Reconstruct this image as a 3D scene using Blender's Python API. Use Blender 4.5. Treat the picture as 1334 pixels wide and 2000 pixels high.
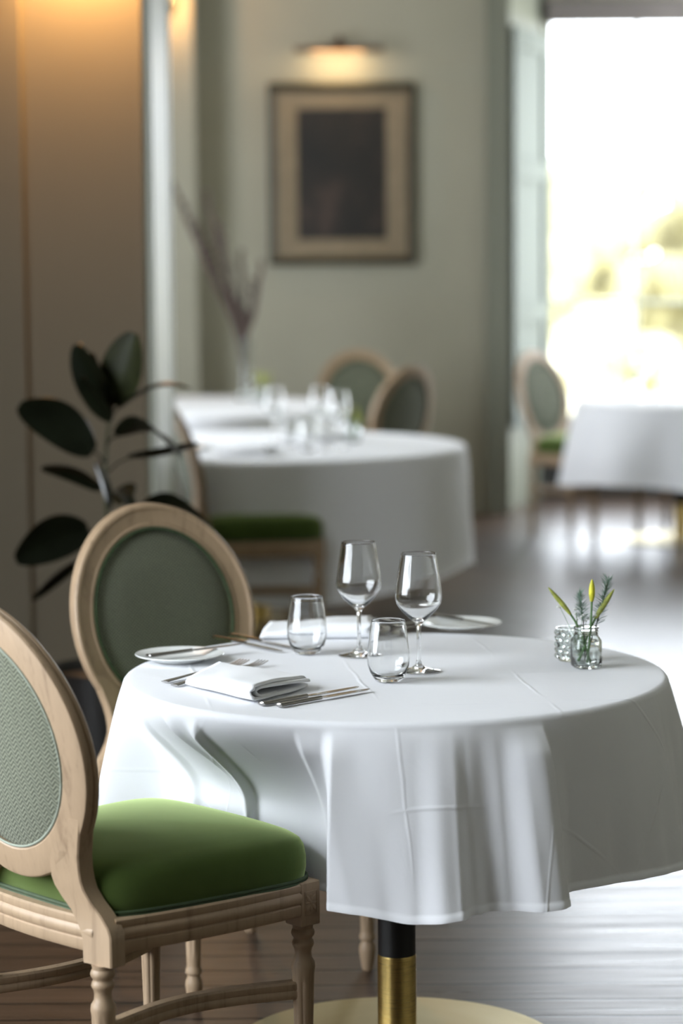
import bpy, math, random
from math import sin, cos, pi, atan, tan, radians, sqrt, exp
from mathutils import Vector, Matrix, noise

random.seed(4)
for o in list(bpy.data.objects):
    bpy.data.objects.remove(o)
S = bpy.context.scene
COL = S.collection

# ------------------------------------------------------------------ camera
cam_d = bpy.data.cameras.new('camera')
cam = bpy.data.objects.new('camera', cam_d)
COL.objects.link(cam)
S.camera = cam
cam_d.sensor_fit = 'VERTICAL'
cam_d.sensor_height = 36.0
cam_d.lens = 90.0
cam_d.clip_start = 0.05
cam_d.clip_end = 300
PITCH, ROLL = atan(520 / 5000.), radians(.45)
fw = Vector((0, cos(PITCH), -sin(PITCH)))
rt = Vector((1, 0, 0))
up = rt.cross(fw)
r_ax = rt * cos(ROLL) - up * sin(ROLL)
u_ax = up * cos(ROLL) + rt * sin(ROLL)
m = Matrix((r_ax, u_ax, -fw)).transposed().to_4x4()
m.translation = Vector((0, 0, 1.593))
cam.matrix_world = m
cam_d.dof.use_dof = True
cam_d.dof.focus_distance = 4.72
cam_d.dof.aperture_fstop = 2.2

# ------------------------------------------------------------------ world, exposure
W = bpy.data.worlds.new('daylight')
S.world = W
W.use_nodes = True
bg = W.node_tree.nodes['Background']
bg.inputs['Color'].default_value = (0.87, 0.93, 1.0, 1)
bg.inputs['Strength'].default_value = 7.5
S.view_settings.view_transform = 'Standard'
S.view_settings.look = 'None'
S.view_settings.gamma = 1
S.view_settings.use_curve_mapping = False
S.view_settings.exposure = 0.98


def area(name, loc, target, sx, sy, power, color=(1, 1, 1), portal=False):
    d = bpy.data.lights.new(name, 'AREA')
    d.shape = 'RECTANGLE'
    d.size, d.size_y = sx, sy
    d.energy = power
    d.color = color
    o = bpy.data.objects.new(name, d)
    COL.objects.link(o)
    o.location = loc
    o.rotation_euler = (Vector(target) - Vector(loc)).to_track_quat('-Z', 'Y').to_euler()
    if portal:
        d.cycles.is_portal = True
    return o


SKYC = (0.86, 0.93, 1.0)
# daylight standing in the windows
area('daylight_left_window', (-2.97, 3.6, 2.05), (0, 3.6, 2.05), 3.1, 2.8, 0, SKYC, True)
area('daylight_left_window', (-2.97, 11.5, 2.05), (0, 11.5, 2.05), 2.1, 2.8, 0, SKYC, True)
area('daylight_right_window', (3.62, 15.2, 2.05), (0, 15.2, 2.05), 1.5, 2.8, 0, SKYC, True)
area('daylight_far_window', (2.3, 16.35, 1.7), (2.3, 0, 1.7), 2.1, 2.6, 0, portal=True)


# ------------------------------------------------------------------ node helpers
def newmat(name):
    mt = bpy.data.materials.new(name)
    mt.use_nodes = True
    nt = mt.node_tree
    return mt, nt, nt.nodes['Principled BSDF']


def N(nt, t, **kw):
    n = nt.nodes.new(t)
    for k, v in kw.items():
        if k in ('operation', 'blend_type', 'wave_type', 'bands_direction', 'feature', 'noise_dimensions', 'data_type'):
            setattr(n, k, v)
        else:
            key = int(k[1:]) if k[0] == 'i' and k[1:].isdigit() else k.replace('_', ' ')
            n.inputs[key].default_value = v
    return n


def ramp(nt, stops):
    n = nt.nodes.new('ShaderNodeValToRGB')
    e = n.color_ramp.elements
    while len(e) < len(stops):
        e.new(0.5)
    for k, (p, c) in enumerate(stops):
        e[k].position = p
        e[k].color = (*c, 1)
    return n


def objcoord(nt, scale=(1, 1, 1), rot=(0, 0, 0), out='Object'):
    tc = nt.nodes.new('ShaderNodeTexCoord')
    mp = nt.nodes.new('ShaderNodeMapping')
    mp.inputs['Scale'].default_value = scale
    mp.inputs['Rotation'].default_value = rot
    nt.links.new(tc.outputs[out], mp.inputs['Vector'])
    return mp.outputs['Vector']


def bump(nt, b, height, strength=0.3, dist=0.002):
    n = nt.nodes.new('ShaderNodeBump')
    n.inputs['Strength'].default_value = strength
    n.inputs['Distance'].default_value = dist
    nt.links.new(height, n.inputs['Height'])
    nt.links.new(n.outputs['Normal'], b.inputs['Normal'])
    return n


def plain(name, col, rough=0.5, metal=0, var=0.06, scale=8, **kw):
    mt, nt, b = newmat(name)
    v = objcoord(nt, (scale,) * 3)
    nz = N(nt, 'ShaderNodeTexNoise', Scale=1.0, Detail=4.0)
    nt.links.new(v, nz.inputs['Vector'])
    rp = ramp(nt, [(0.3, [c * (1 - var) for c in col]), (0.7, [min(1, c * (1 + var)) for c in col])])
    nt.links.new(nz.outputs[0], rp.inputs[0])
    nt.links.new(rp.outputs[0], b.inputs['Base Color'])
    b.inputs['Roughness'].default_value = rough
    b.inputs['Metallic'].default_value = metal
    for k, x in kw.items():
        b.inputs[k.replace('_', ' ')].default_value = x
    return mt


def wood(name, c1, c2, rough=0.55, stretch=(28, 28, 1.6), fine=True):
    mt, nt, b = newmat(name)
    v = objcoord(nt, stretch)
    nz = N(nt, 'ShaderNodeTexNoise', Scale=1.6, Detail=6.0, Roughness=0.6, Distortion=0.5)
    nt.links.new(v, nz.inputs['Vector'])
    v2 = objcoord(nt, tuple(s * 6 for s in stretch))
    nf = N(nt, 'ShaderNodeTexNoise', Scale=1.5, Detail=3.0)
    nt.links.new(v2, nf.inputs['Vector'])
    mx = N(nt, 'ShaderNodeMath', operation='ADD')
    ml = N(nt, 'ShaderNodeMath', operation='MULTIPLY', i1=0.35)
    nt.links.new(nf.outputs[0], ml.inputs[0])
    nt.links.new(nz.outputs[0], mx.inputs[0])
    nt.links.new(ml.outputs[0], mx.inputs[1])
    rp = ramp(nt, [(0.42, c2), (0.62, c1), (0.95, [min(1, c * 1.12) for c in c1])])
    nt.links.new(mx.outputs[0], rp.inputs[0])
    nt.links.new(rp.outputs[0], b.inputs['Base Color'])
    b.inputs['Roughness'].default_value = rough
    bump(nt, b, mx.outputs[0], 0.25, 0.001)
    return mt


M = {}
M['ash'] = wood('washed_ash_wood', (0.36, 0.255, 0.160), (0.235, 0.158, 0.095), 0.5)
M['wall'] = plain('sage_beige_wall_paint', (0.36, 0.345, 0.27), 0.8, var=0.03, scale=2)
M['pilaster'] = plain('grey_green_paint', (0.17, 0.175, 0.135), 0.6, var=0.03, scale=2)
M['nib'] = plain('shaded_beige_wall_paint', (0.150, 0.132, 0.095), 0.8, var=0.03, scale=2)  # same beige as the other walls, with the nib's shade put into the colour
M['trim'] = plain('pale_green_white_paint', (0.52, 0.55, 0.47), 0.35, var=0.03, scale=2)
M['shutter'] = plain('grey_green_shutter_paint', (0.10, 0.115, 0.095), 0.75, var=0.03, scale=2)
M['white'] = plain('ceiling_white_paint', (0.42, 0.41, 0.36), 0.9, var=0.02, scale=1)
M['pelmet'] = plain('brown_grey_fabric_blind', (0.16, 0.14, 0.13), 0.9)
M['dark'] = plain('dark_panel_paint', (0.03, 0.03, 0.028), 0.7)
M['black'] = plain('black_powder_coat', (0.006, 0.006, 0.007), 0.45)
M['bronze'] = plain('dark_bronze_frame', (0.04, 0.034, 0.018), 0.5, 0.3, var=0.2, scale=30)
M['mount'] = plain('tan_gilt_mount', (0.23, 0.18, 0.115), 0.6, 0.1, var=0.1, scale=20)
M['leaf'] = plain('dark_rubber_leaf', (0.006, 0.008, 0.004), 0.33, var=0.3, scale=14)
M['leaf'].node_tree.nodes['Principled BSDF'].inputs['Specular IOR Level'].default_value = 0.14
M['leafr'] = plain('young_olive_leaf', (0.014, 0.017, 0.003), 0.38, var=0.5, scale=14)
M['stem'] = plain('brown_green_stem', (0.05, 0.05, 0.02), 0.6)
M['pot'] = plain('black_glazed_pot', (0.015, 0.014, 0.013), 0.4)
M['soil'] = plain('soil', (0.02, 0.014, 0.01), 0.95, var=0.4, scale=60)
M['china'] = plain('white_china', (0.80, 0.82, 0.80), 0.18, var=0.01)
M['bud'] = plain('yellow_green_bud', (0.55, 0.52, 0.03), 0.5, var=0.35, scale=60)
M['budg'] = plain('olive_sheath_bud', (0.33, 0.36, 0.07), 0.55, var=0.4, scale=70)
M['flstem'] = plain('green_flower_stem', (0.10, 0.20, 0.07), 0.5, var=0.3, scale=60)
M['rosemary'] = plain('grey_green_needles', (0.17, 0.26, 0.20), 0.6, var=0.3, scale=60)
M['gyp'] = plain('tiny_white_petals', (0.75, 0.76, 0.70), 0.7)
M['twig'] = plain('brown_twig', (0.08, 0.055, 0.045), 0.8)
M['lawn'] = plain('bright_lawn', (0.36, 0.34, 0.22), 0.9, var=0.2, scale=1)
M['hedge'] = plain('yellow_green_foliage', (0.28, 0.255, 0.14), 0.9, var=0.3, scale=2)


def brushed(name, col, rough=0.28):
    mt, nt, b = newmat(name)
    b.inputs['Base Color'].default_value = (*col, 1)
    b.inputs['Metallic'].default_value = 1
    v = objcoord(nt, (6, 6, 900))
    nz = N(nt, 'ShaderNodeTexNoise', Scale=1.0, Detail=2.0)
    nt.links.new(v, nz.inputs['Vector'])
    mr = nt.nodes.new('ShaderNodeMapRange')
    mr.inputs['To Min'].default_value = rough * 0.8
    mr.inputs['To Max'].default_value = rough * 1.25
    nt.links.new(nz.outputs[0], mr.inputs['Value'])
    nt.links.new(mr.outputs[0], b.inputs['Roughness'])
    return mt


M['brass'] = brushed('brushed_brass', (0.62, 0.45, 0.16))
M['disc'] = brushed('satin_brass_base', (0.55, 0.47, 0.26), 0.45)
M['oldbrass'] = plain('aged_brass', (0.20, 0.13, 0.09), 0.45, 0.6)
M['steel'] = brushed('polished_steel', (0.42, 0.41, 0.40), 0.16)

# glass
mt, nt, b = newmat('clear_glass')
b.inputs['Base Color'].default_value = (0.985, 0.99, 0.99, 1)
b.inputs['Roughness'].default_value = 0.0
b.inputs['IOR'].default_value = 1.47
b.inputs['Transmission Weight'].default_value = 1
M['glass'] = mt
mt, nt, b = newmat('greenish_jar_glass')
b.inputs['Base Color'].default_value = (0.95, 0.985, 0.97, 1)
b.inputs['Roughness'].default_value = 0.02
b.inputs['Transmission Weight'].default_value = 1
M['jar'] = mt
mt, nt, b = newmat('window_pane')
tr = nt.nodes.new('ShaderNodeBsdfTransparent')
gl = nt.nodes.new('ShaderNodeBsdfGlossy')
gl.inputs['Roughness'].default_value = 0.02
mx = nt.nodes.new('ShaderNodeMixShader')
mx.inputs[0].default_value = 0.06
nt.links.new(tr.outputs[0], mx.inputs[1])
nt.links.new(gl.outputs[0], mx.inputs[2])
nt.links.new(mx.outputs[0], nt.nodes['Material Output'].inputs['Surface'])
M['pane'] = mt
mt, nt, b = newmat('glowing_bulb')
b.inputs['Emission Color'].default_value = (1.0, 0.62, 0.22, 1)
b.inputs['Emission Strength'].default_value = 9
M['bulb'] = mt

# velvet seat
mt, nt, b = newmat('green_velvet')
v = objcoord(nt, (9, 9, 9))
nz = N(nt, 'ShaderNodeTexNoise', Scale=1.0, Detail=5.0)
nt.links.new(v, nz.inputs['Vector'])
rp = ramp(nt, [(0.3, (0.044, 0.070, 0.014)), (0.7, (0.060, 0.094, 0.019))])
nt.links.new(nz.outputs[0], rp.inputs[0])
nt.links.new(rp.outputs[0], b.inputs['Base Color'])
b.inputs['Roughness'].default_value = 0.85
b.inputs['Specular IOR Level'].default_value = 0.15
b.inputs['Sheen Weight'].default_value = 1.0
b.inputs['Sheen Roughness'].default_value = 0.42
b.inputs['Sheen Tint'].default_value = (0.76, 0.93, 0.42, 1)
v = objcoord(nt, (900, 900, 900))
nf = N(nt, 'ShaderNodeTexNoise', Scale=1.0, Detail=2.0)
nt.links.new(v, nf.inputs['Vector'])
bump(nt, b, nf.outputs[0], 0.25, 0.0008)
M['velvet'] = mt
M['welt'] = plain('green_piping', (0.024, 0.05, 0.011), 0.7, var=0.15, scale=60, Sheen_Weight=0.15)
M['gimp'] = plain('pale_sage_gimp', (0.27, 0.30, 0.24), 0.8)

# sage herringbone fabric: zigzag of dark and light threads
mt, nt, b = newmat('sage_herringbone_fabric')
tc = nt.nodes.new('ShaderNodeTexCoord')
sp = nt.nodes.new('ShaderNodeSeparateXYZ')
nt.links.new(tc.outputs['Object'], sp.inputs[0])
pp = N(nt, 'ShaderNodeMath', operation='PINGPONG', i1=0.0095)
nt.links.new(sp.outputs['X'], pp.inputs[0])
ad = N(nt, 'ShaderNodeMath', operation='ADD')
nt.links.new(sp.outputs['Z'], ad.inputs[0])
nt.links.new(pp.outputs[0], ad.inputs[1])
mu = N(nt, 'ShaderNodeMath', operation='MULTIPLY', i1=2 * pi / 0.0078)
nt.links.new(ad.outputs[0], mu.inputs[0])
sn = N(nt, 'ShaderNodeMath', operation='SINE')
nt.links.new(mu.outputs[0], sn.inputs[0])
nz = N(nt, 'ShaderNodeTexNoise', Scale=420.0, Detail=3.0)
nt.links.new(tc.outputs['Object'], nz.inputs['Vector'])
mm = N(nt, 'ShaderNodeMath', operation='MULTIPLY_ADD', i1=2.2)
nt.links.new(nz.outputs[0], mm.inputs[0])
nt.links.new(sn.outputs[0], mm.inputs[2])
mr = nt.nodes.new('ShaderNodeMapRange')
mr.inputs['From Min'].default_value = 0.0
mr.inputs['From Max'].default_value = 2.2
nt.links.new(mm.outputs[0], mr.inputs['Value'])
rp = ramp(nt, [(0.0, (0.050, 0.055, 0.035)), (0.5, (0.115, 0.123, 0.083)), (1.0, (0.22, 0.235, 0.165))])
nt.links.new(mr.outputs[0], rp.inputs[0])
nt.links.new(rp.outputs[0], b.inputs['Base Color'])
b.inputs['Roughness'].default_value = 0.9
b.inputs['Sheen Weight'].default_value = 0.12
bump(nt, b, mm.outputs[0], 0.5, 0.0006)
M['fabric'] = mt


# cotton cloth with ironed fold lines (UV = flat cloth in metres) and weave
def cloth_mat(name, col, angle, step, off, crease=0.4):
    mt, nt, b = newmat(name)
    b.inputs['Base Color'].default_value = (*col, 1)
    b.inputs['Roughness'].default_value = 0.8
    b.inputs['Sheen Weight'].default_value = 0.15
    b.inputs['Specular IOR Level'].default_value = 0.3
    tc = nt.nodes.new('ShaderNodeTexCoord')
    mp = nt.nodes.new('ShaderNodeMapping')
    mp.inputs['Rotation'].default_value = (0, 0, angle)
    mp.inputs['Location'].default_value = (off, off * 0.6, 0)
    nt.links.new(tc.outputs['UV'], mp.inputs['Vector'])
    wob = N(nt, 'ShaderNodeTexNoise', Scale=5.0, Detail=2.0)
    nt.links.new(tc.outputs['UV'], wob.inputs['Vector'])
    wv = N(nt, 'ShaderNodeVectorMath', operation='MULTIPLY_ADD')
    wv.inputs[1].default_value = (0.02, 0.02, 0)
    nt.links.new(wob.outputs['Color'], wv.inputs[0])
    nt.links.new(mp.outputs[0], wv.inputs[2])
    sp = nt.nodes.new('ShaderNodeSeparateXYZ')
    nt.links.new(wv.outputs[0], sp.inputs[0])
    outs = []
    for ax in ('X', 'Y'):
        p = N(nt, 'ShaderNodeMath', operation='PINGPONG', i1=step / 2)
        nt.links.new(sp.outputs[ax], p.inputs[0])
        r = nt.nodes.new('ShaderNodeMapRange')
        r.interpolation_type = 'SMOOTHSTEP'
        r.inputs['From Min'].default_value = 0.0
        r.inputs['From Max'].default_value = 0.006
        r.inputs['To Min'].default_value = 1.0
        r.inputs['To Max'].default_value = 0.0
        nt.links.new(p.outputs[0], r.inputs['Value'])
        outs.append(r.outputs[0])
    s = N(nt, 'ShaderNodeMath', operation='MAXIMUM')
    nt.links.new(outs[0], s.inputs[0])
    nt.links.new(outs[1], s.inputs[1])
    pat = N(nt, 'ShaderNodeTexNoise', Scale=3.0, Detail=1.0)
    nt.links.new(tc.outputs['UV'], pat.inputs['Vector'])
    pr = nt.nodes.new('ShaderNodeMapRange')
    pr.inputs['From Min'].default_value = 0.42
    pr.inputs['From Max'].default_value = 0.62
    nt.links.new(pat.outputs[0], pr.inputs['Value'])
    sm = N(nt, 'ShaderNodeMath', operation='MULTIPLY')
    nt.links.new(s.outputs[0], sm.inputs[0])
    nt.links.new(pr.outputs[0], sm.inputs[1])
    wr = N(nt, 'ShaderNodeTexNoise', Scale=9.0, Detail=4.0, Roughness=0.5, Distortion=0.6)
    nt.links.new(tc.outputs['UV'], wr.inputs['Vector'])
    w2 = N(nt, 'ShaderNodeMath', operation='MULTIPLY_ADD', i1=1.6)
    nt.links.new(wr.outputs[0], w2.inputs[0])
    nt.links.new(sm.outputs[0], w2.inputs[2])
    b1 = nt.nodes.new('ShaderNodeBump')
    b1.inputs['Strength'].default_value = crease
    b1.inputs['Distance'].default_value = 0.003
    nt.links.new(w2.outputs[0], b1.inputs['Height'])
    fine = N(nt, 'ShaderNodeTexNoise', Scale=700.0, Detail=2.0)
    nt.links.new(tc.outputs['UV'], fine.inputs['Vector'])
    b2 = nt.nodes.new('ShaderNodeBump')
    b2.inputs['Strength'].default_value = 0.12
    b2.inputs['Distance'].default_value = 0.0006
    nt.links.new(fine.outputs[0], b2.inputs['Height'])
    nt.links.new(b1.outputs['Normal'], b2.inputs['Normal'])
    nt.links.new(b2.outputs['Normal'], b.inputs['Normal'])
    return mt


M['cloth'] = cloth_mat('white_cotton_tablecloth', (0.82, 0.83, 0.86), -0.13, 0.31, 0.07)
M['napkin'] = cloth_mat('white_cotton_napkin', (0.84, 0.85, 0.87), 0, 0.4, 0.1, 0.3)

# floorboards running along X
mt, nt, b = newmat('worn_oak_floorboards')
tc = nt.nodes.new('ShaderNodeTexCoord')
br = nt.nodes.new('ShaderNodeTexBrick')
br.offset = 0.5
br.inputs['Scale'].default_value = 1.0
br.inputs['Brick Width'].default_value = 9.0
br.inputs['Row Height'].default_value = 0.118
br.inputs['Mortar Size'].default_value = 0.006
br.inputs['Mortar Smooth'].default_value = 0.3
br.inputs['Color1'].default_value = (0.048, 0.029, 0.018, 1)
br.inputs['Color2'].default_value = (0.075, 0.047, 0.030, 1)
br.inputs['Mortar'].default_value = (0.004, 0.003, 0.002, 1)
fm = nt.nodes.new('ShaderNodeMapping')
fm.inputs['Location'].default_value = (2.3, 0.02, 0)
nt.links.new(tc.outputs['Object'], fm.inputs['Vector'])
nt.links.new(fm.outputs[0], br.inputs['Vector'])
mp = nt.nodes.new('ShaderNodeMapping')
mp.inputs['Scale'].default_value = (1.5, 22, 1)
nt.links.new(tc.outputs['Object'], mp.inputs['Vector'])
nz = N(nt, 'ShaderNodeTexNoise', Scale=2.0, Detail=6.0, Roughness=0.6)
nt.links.new(mp.outputs[0], nz.inputs['Vector'])
rp = ramp(nt, [(0.3, (0.55, 0.52, 0.5)), (0.7, (1.25, 1.22, 1.2))])
nt.links.new(nz.outputs[0], rp.inputs[0])
mx = nt.nodes.new('ShaderNodeMix')
mx.data_type = 'RGBA'
mx.blend_type = 'MULTIPLY'
mx.inputs[0].default_value = 1
nt.links.new(br.outputs['Color'], mx.inputs[6])
nt.links.new(rp.outputs[0], mx.inputs[7])
nt.links.new(mx.outputs[2], b.inputs['Base Color'])
n2 = N(nt, 'ShaderNodeTexNoise', Scale=1.4, Detail=6.0, Roughness=0.6)
nt.links.new(mp.outputs[0], n2.inputs['Vector'])
mr = nt.nodes.new('ShaderNodeMapRange')
mr.inputs['From Min'].default_value = 0.35
mr.inputs['From Max'].default_value = 0.65
mr.inputs['To Min'].default_value = 0.27
mr.inputs['To Max'].default_value = 0.35
nt.links.new(n2.outputs[0], mr.inputs['Value'])
nt.links.new(mr.outputs[0], b.inputs['Roughness'])
b.inputs['Specular IOR Level'].default_value = 0.38
inv = N(nt, 'ShaderNodeMath', operation='MULTIPLY_ADD', i1=-1.0, i2=1.0)
nt.links.new(br.outputs['Fac'], inv.inputs[0])
h2 = N(nt, 'ShaderNodeMath', operation='MULTIPLY_ADD', i1=0.25)
nt.links.new(nz.outputs[0], h2.inputs[0])
nt.links.new(inv.outputs[0], h2.inputs[2])
bump(nt, b, h2.outputs[0], 0.7, 0.004)
M['floor'] = mt

# dark old oil painting: loose shapeless browns
mt, nt, b = newmat('dark_oil_paint')
v = objcoord(nt, (3, 1, 2.4))
nz = N(nt, 'ShaderNodeTexNoise', Scale=1.3, Detail=5.0)
nt.links.new(v, nz.inputs['Vector'])
rp = ramp(nt, [(0.35, (0.008, 0.008, 0.007)), (0.55, (0.018, 0.014, 0.011)), (0.72, (0.07, 0.045, 0.035))])
nt.links.new(nz.outputs[0], rp.inputs[0])
nt.links.new(rp.outputs[0], b.inputs['Base Color'])
b.inputs['Roughness'].default_value = 0.5
M['paint'] = mt


# ------------------------------------------------------------------ mesh helpers
class MB:
    def __init__(s):
        s.v, s.f, s.uv = [], [], None

    def add(s, verts, faces):
        k = len(s.v)
        s.v += [tuple(p) for p in verts]
        s.f += [tuple(i + k for i in f) for f in faces]
        return s

    def box(s, lo, hi, bev=0.0):
        x0, y0, z0 = lo
        x1, y1, z1 = hi
        if bev <= 0:
            v = [(x0, y0, z0), (x1, y0, z0), (x1, y1, z0), (x0, y1, z0), (x0, y0, z1), (x1, y0, z1), (x1, y1, z1), (x0, y1, z1)]
            return s.add(v, [(3, 2, 1, 0), (4, 5, 6, 7), (0, 1, 5, 4), (1, 2, 6, 5), (2, 3, 7, 6), (3, 0, 4, 7)])
        c = bev
        out = [(x0 + c, y0), (x1 - c, y0), (x1, y0 + c), (x1, y1 - c), (x1 - c, y1), (x0 + c, y1), (x0, y1 - c), (x0, y0 + c)]
        cx, cy = (x0 + x1) / 2, (y0 + y1) / 2
        inn = [(cx + (a - cx) * (1 - 2 * c / max(x1 - x0, 1e-6)), cy + (q - cy) * (1 - 2 * c / max(y1 - y0, 1e-6))) for a, q in out]
        rings = [[(a, q, z0) for a, q in inn], [(a, q, z0 + c) for a, q in out], [(a, q, z1 - c) for a, q in out], [(a, q, z1) for a, q in inn]]
        return s.loft(rings)

    def loft(s, rings, closed=True, caps=True):
        n = len(rings[0])
        v = [p for r in rings for p in r]
        f = []
        for i in range(len(rings) - 1):
            for j in range(n if closed else n - 1):
                a, q = i * n + j, i * n + (j + 1) % n
                f.append((a, q, q + n, a + n))
        if caps:
            f.append(tuple(range(n))[::-1])
            f.append(tuple(range((len(rings) - 1) * n, len(rings) * n)))
        return s.add(v, f)

    def lathe(s, prof, n=32, c=(0, 0, 0), mod=None, caps=True):
        rings = []
        for r, z in prof:
            rings.append([(c[0] + r * (mod(z, 2 * pi * k / n) if mod else 1) * cos(2 * pi * k / n),
                           c[1] + r * (mod(z, 2 * pi * k / n) if mod else 1) * sin(2 * pi * k / n), c[2] + z) for k in range(n)])
        return s.loft(rings, caps=caps)

    def sweep(s, path, prof, closed=False, side=Vector((0, 0, 1)), caps=True):
        """prof: list of (a, b): a along sideways, b along 'side'-up, or callable(t)->list"""
        P = [Vector(p) for p in path]
        n = len(P)
        rings = []
        for i in range(n):
            if closed:
                t = P[(i + 1) % n] - P[i - 1]
            else:
                t = P[min(i + 1, n - 1)] - P[max(i - 1, 0)]
            t.normalize()
            sd = side if abs(t.dot(side)) < 0.95 else Vector((0, 1, 0.01))
            a = t.cross(sd).normalized()
            b_ = a.cross(t).normalized()
            pr = prof(i / max(1, n - 1)) if callable(prof) else prof
            rings.append([P[i] + a * x + b_ * y for x, y in pr])
        if closed:
            rings.append(rings[0])
        return s.loft(rings, caps=caps and not closed)

    def tube(s, path, r, n=10, **kw):
        if callable(r):
            return s.sweep(path, lambda t: [(r(t) * cos(2 * pi * k / n), r(t) * sin(2 * pi * k / n)) for k in range(n)], **kw)
        return s.sweep(path, [(r * cos(2 * pi * k / n), r * sin(2 * pi * k / n)) for k in range(n)], **kw)

    def build(s, name, mat, parent=None, smooth=True, weld=False, angle=40):
        me = bpy.data.meshes.new(name)
        me.from_pydata(s.v, [], s.f)
        if s.uv:
            uvl = me.uv_layers.new(name='UVMap')
            for lp in me.loops:
                uvl.data[lp.index].uv = s.uv[lp.vertex_index]
        import bmesh
        bm = bmesh.new()
        bm.from_mesh(me)
        if weld:
            bmesh.ops.remove_doubles(bm, verts=bm.verts, dist=1e-5)
        bmesh.ops.recalc_face_normals(bm, faces=bm.faces)
        bm.to_mesh(me)
        bm.free()
        me.materials.append(M[mat] if isinstance(mat, str) else mat)
        if smooth:
            me.polygons.foreach_set('use_smooth', [True] * len(me.polygons))
            try:
                me.set_sharp_from_angle(angle=radians(angle))
            except Exception:
                pass
        o = bpy.data.objects.new(name, me)
        COL.objects.link(o)
        if parent:
            o.parent = parent
        return o


def tag(o, label=None, cat=None, group=None, kind=None):
    if label: o['label'] = label
    if cat: o['category'] = cat
    if group: o['group'] = group
    if kind: o['kind'] = kind
    return o


def empty(name, loc=(0, 0, 0), rz=0, label=None, cat=None, group=None):
    o = bpy.data.objects.new(name, None)
    COL.objects.link(o)
    o.empty_display_size = 0.1
    o.location = loc
    o.rotation_euler = (0, 0, rz)
    return tag(o, label, cat, group)


def copy_tree(o, loc, rz, label=None, sc=None):
    r = o.copy()
    COL.objects.link(r)
    r.location = loc
    r.rotation_euler = (0, 0, rz)
    if sc: r.scale = sc
    if label: r['label'] = label

    def rec(src, dst):
        for ch in [c for c in bpy.data.objects if c.parent == src]:
            k = ch.copy()
            COL.objects.link(k)
            k.parent = dst
            rec(ch, k)
    rec(o, r)
    return r


def catmull(pts, n=8):
    P = [Vector(p) for p in pts]
    P = [P[0] * 2 - P[1]] + P + [P[-1] * 2 - P[-2]]
    out = []
    for i in range(1, len(P) - 2):
        a, q, c, d = P[i - 1:i + 3]
        for k in range(n):
            t = k / n
            out.append(0.5 * ((2 * q) + (c - a) * t + (2 * a - 5 * q + 4 * c - d) * t * t + (3 * q - a - 3 * c + d) * t ** 3))
    out.append(P[-2])
    return out


def interp(knots, x):
    if x <= knots[0][0]: return knots[0][1]
    for (a, fa), (b_, fb) in zip(knots, knots[1:]):
        if x <= b_:
            t = (x - a) / (b_ - a)
            t = t * t * (3 - 2 * t)
            return fa + (fb - fa) * t
    return knots[-1][1]


def smooth01(x):
    x = max(0, min(1, x))
    return x * x * (3 - 2 * x)


# ------------------------------------------------------------------ room
def struct(name, boxes, mat, bev=0.0):
    mb = MB()
    for lo, hi in boxes:
        mb.box(lo, hi, bev)
    o = mb.build(name, mat, smooth=False)
    o['kind'] = 'structure'
    return o


ZC = 3.9
struct('floor', [((-2.85, -3.2, -0.1), (3.5, 16.45, 0))], 'floor')
struct('ceiling', [((-2.85, -3.2, ZC), (3.5, 16.45, ZC + 0.1))], 'white')
struct('wall_back', [((-2.85, 15.2, 0), (0.865, 15.45, ZC)), ((-2.85, 14.9, 0), (-0.835, 15.2, ZC))], 'wall')
struct('wall_rear', [((-2.85, -3.4, 0), (3.5, -3.2, ZC))], 'dark')
# left wall with a window in the near room
struct('wall_left', [((-3.0, -3.2, 0), (-2.8, 2.0, ZC)), ((-3.0, 5.2, 0), (-2.8, 10.4, ZC)), ((-3.0, 12.6, 0), (-2.8, 15.45, ZC)),
                     ((-3.0, 2.0, 0), (-2.8, 5.2, 0.6)), ((-3.0, 2.0, 3.5), (-2.8, 5.2, ZC)),
                     ((-3.0, 10.4, 0), (-2.8, 12.6, 0.6)), ((-3.0, 10.4, 3.5), (-2.8, 12.6, ZC))], 'wall')
# right wall with two tall windows
struct('wall_right', [((3.3, -3.2, 0), (3.5, 14.4, ZC)), ((3.3, 16.0, 0), (3.5, 16.45, ZC)),
                      ((3.3, 14.4, 0), (3.5, 16.0, 0.6)), ((3.3, 14.4, 3.5), (3.5, 16.0, ZC))], 'wall')
# nib wall between the two rooms, its end seen as the bright strip
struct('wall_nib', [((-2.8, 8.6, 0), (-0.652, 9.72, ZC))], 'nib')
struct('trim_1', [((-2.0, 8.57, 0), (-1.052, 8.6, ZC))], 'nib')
# painted lining on the end of the nib wall: slim boards with a bead
struct('trim_2', [((-0.652, 8.62, 0), (-0.630, 9.70, ZC)), ((-0.63, 8.66, 0), (-0.624, 8.74, ZC)), ((-0.63, 9.56, 0), (-0.624, 9.64, ZC))], 'trim')
struct('baseboard_left', [((-1.052, 8.575, 0), (-0.66, 8.6, 0.16))], 'pilaster')
struct('baseboard_back', [((-0.835, 15.18, 0), (0.865, 15.2, 0.15))], 'wall')
struct('trim_3', [((0.865, 15.12, 0), (1.0, 15.32, ZC))], 'pilaster')
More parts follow.
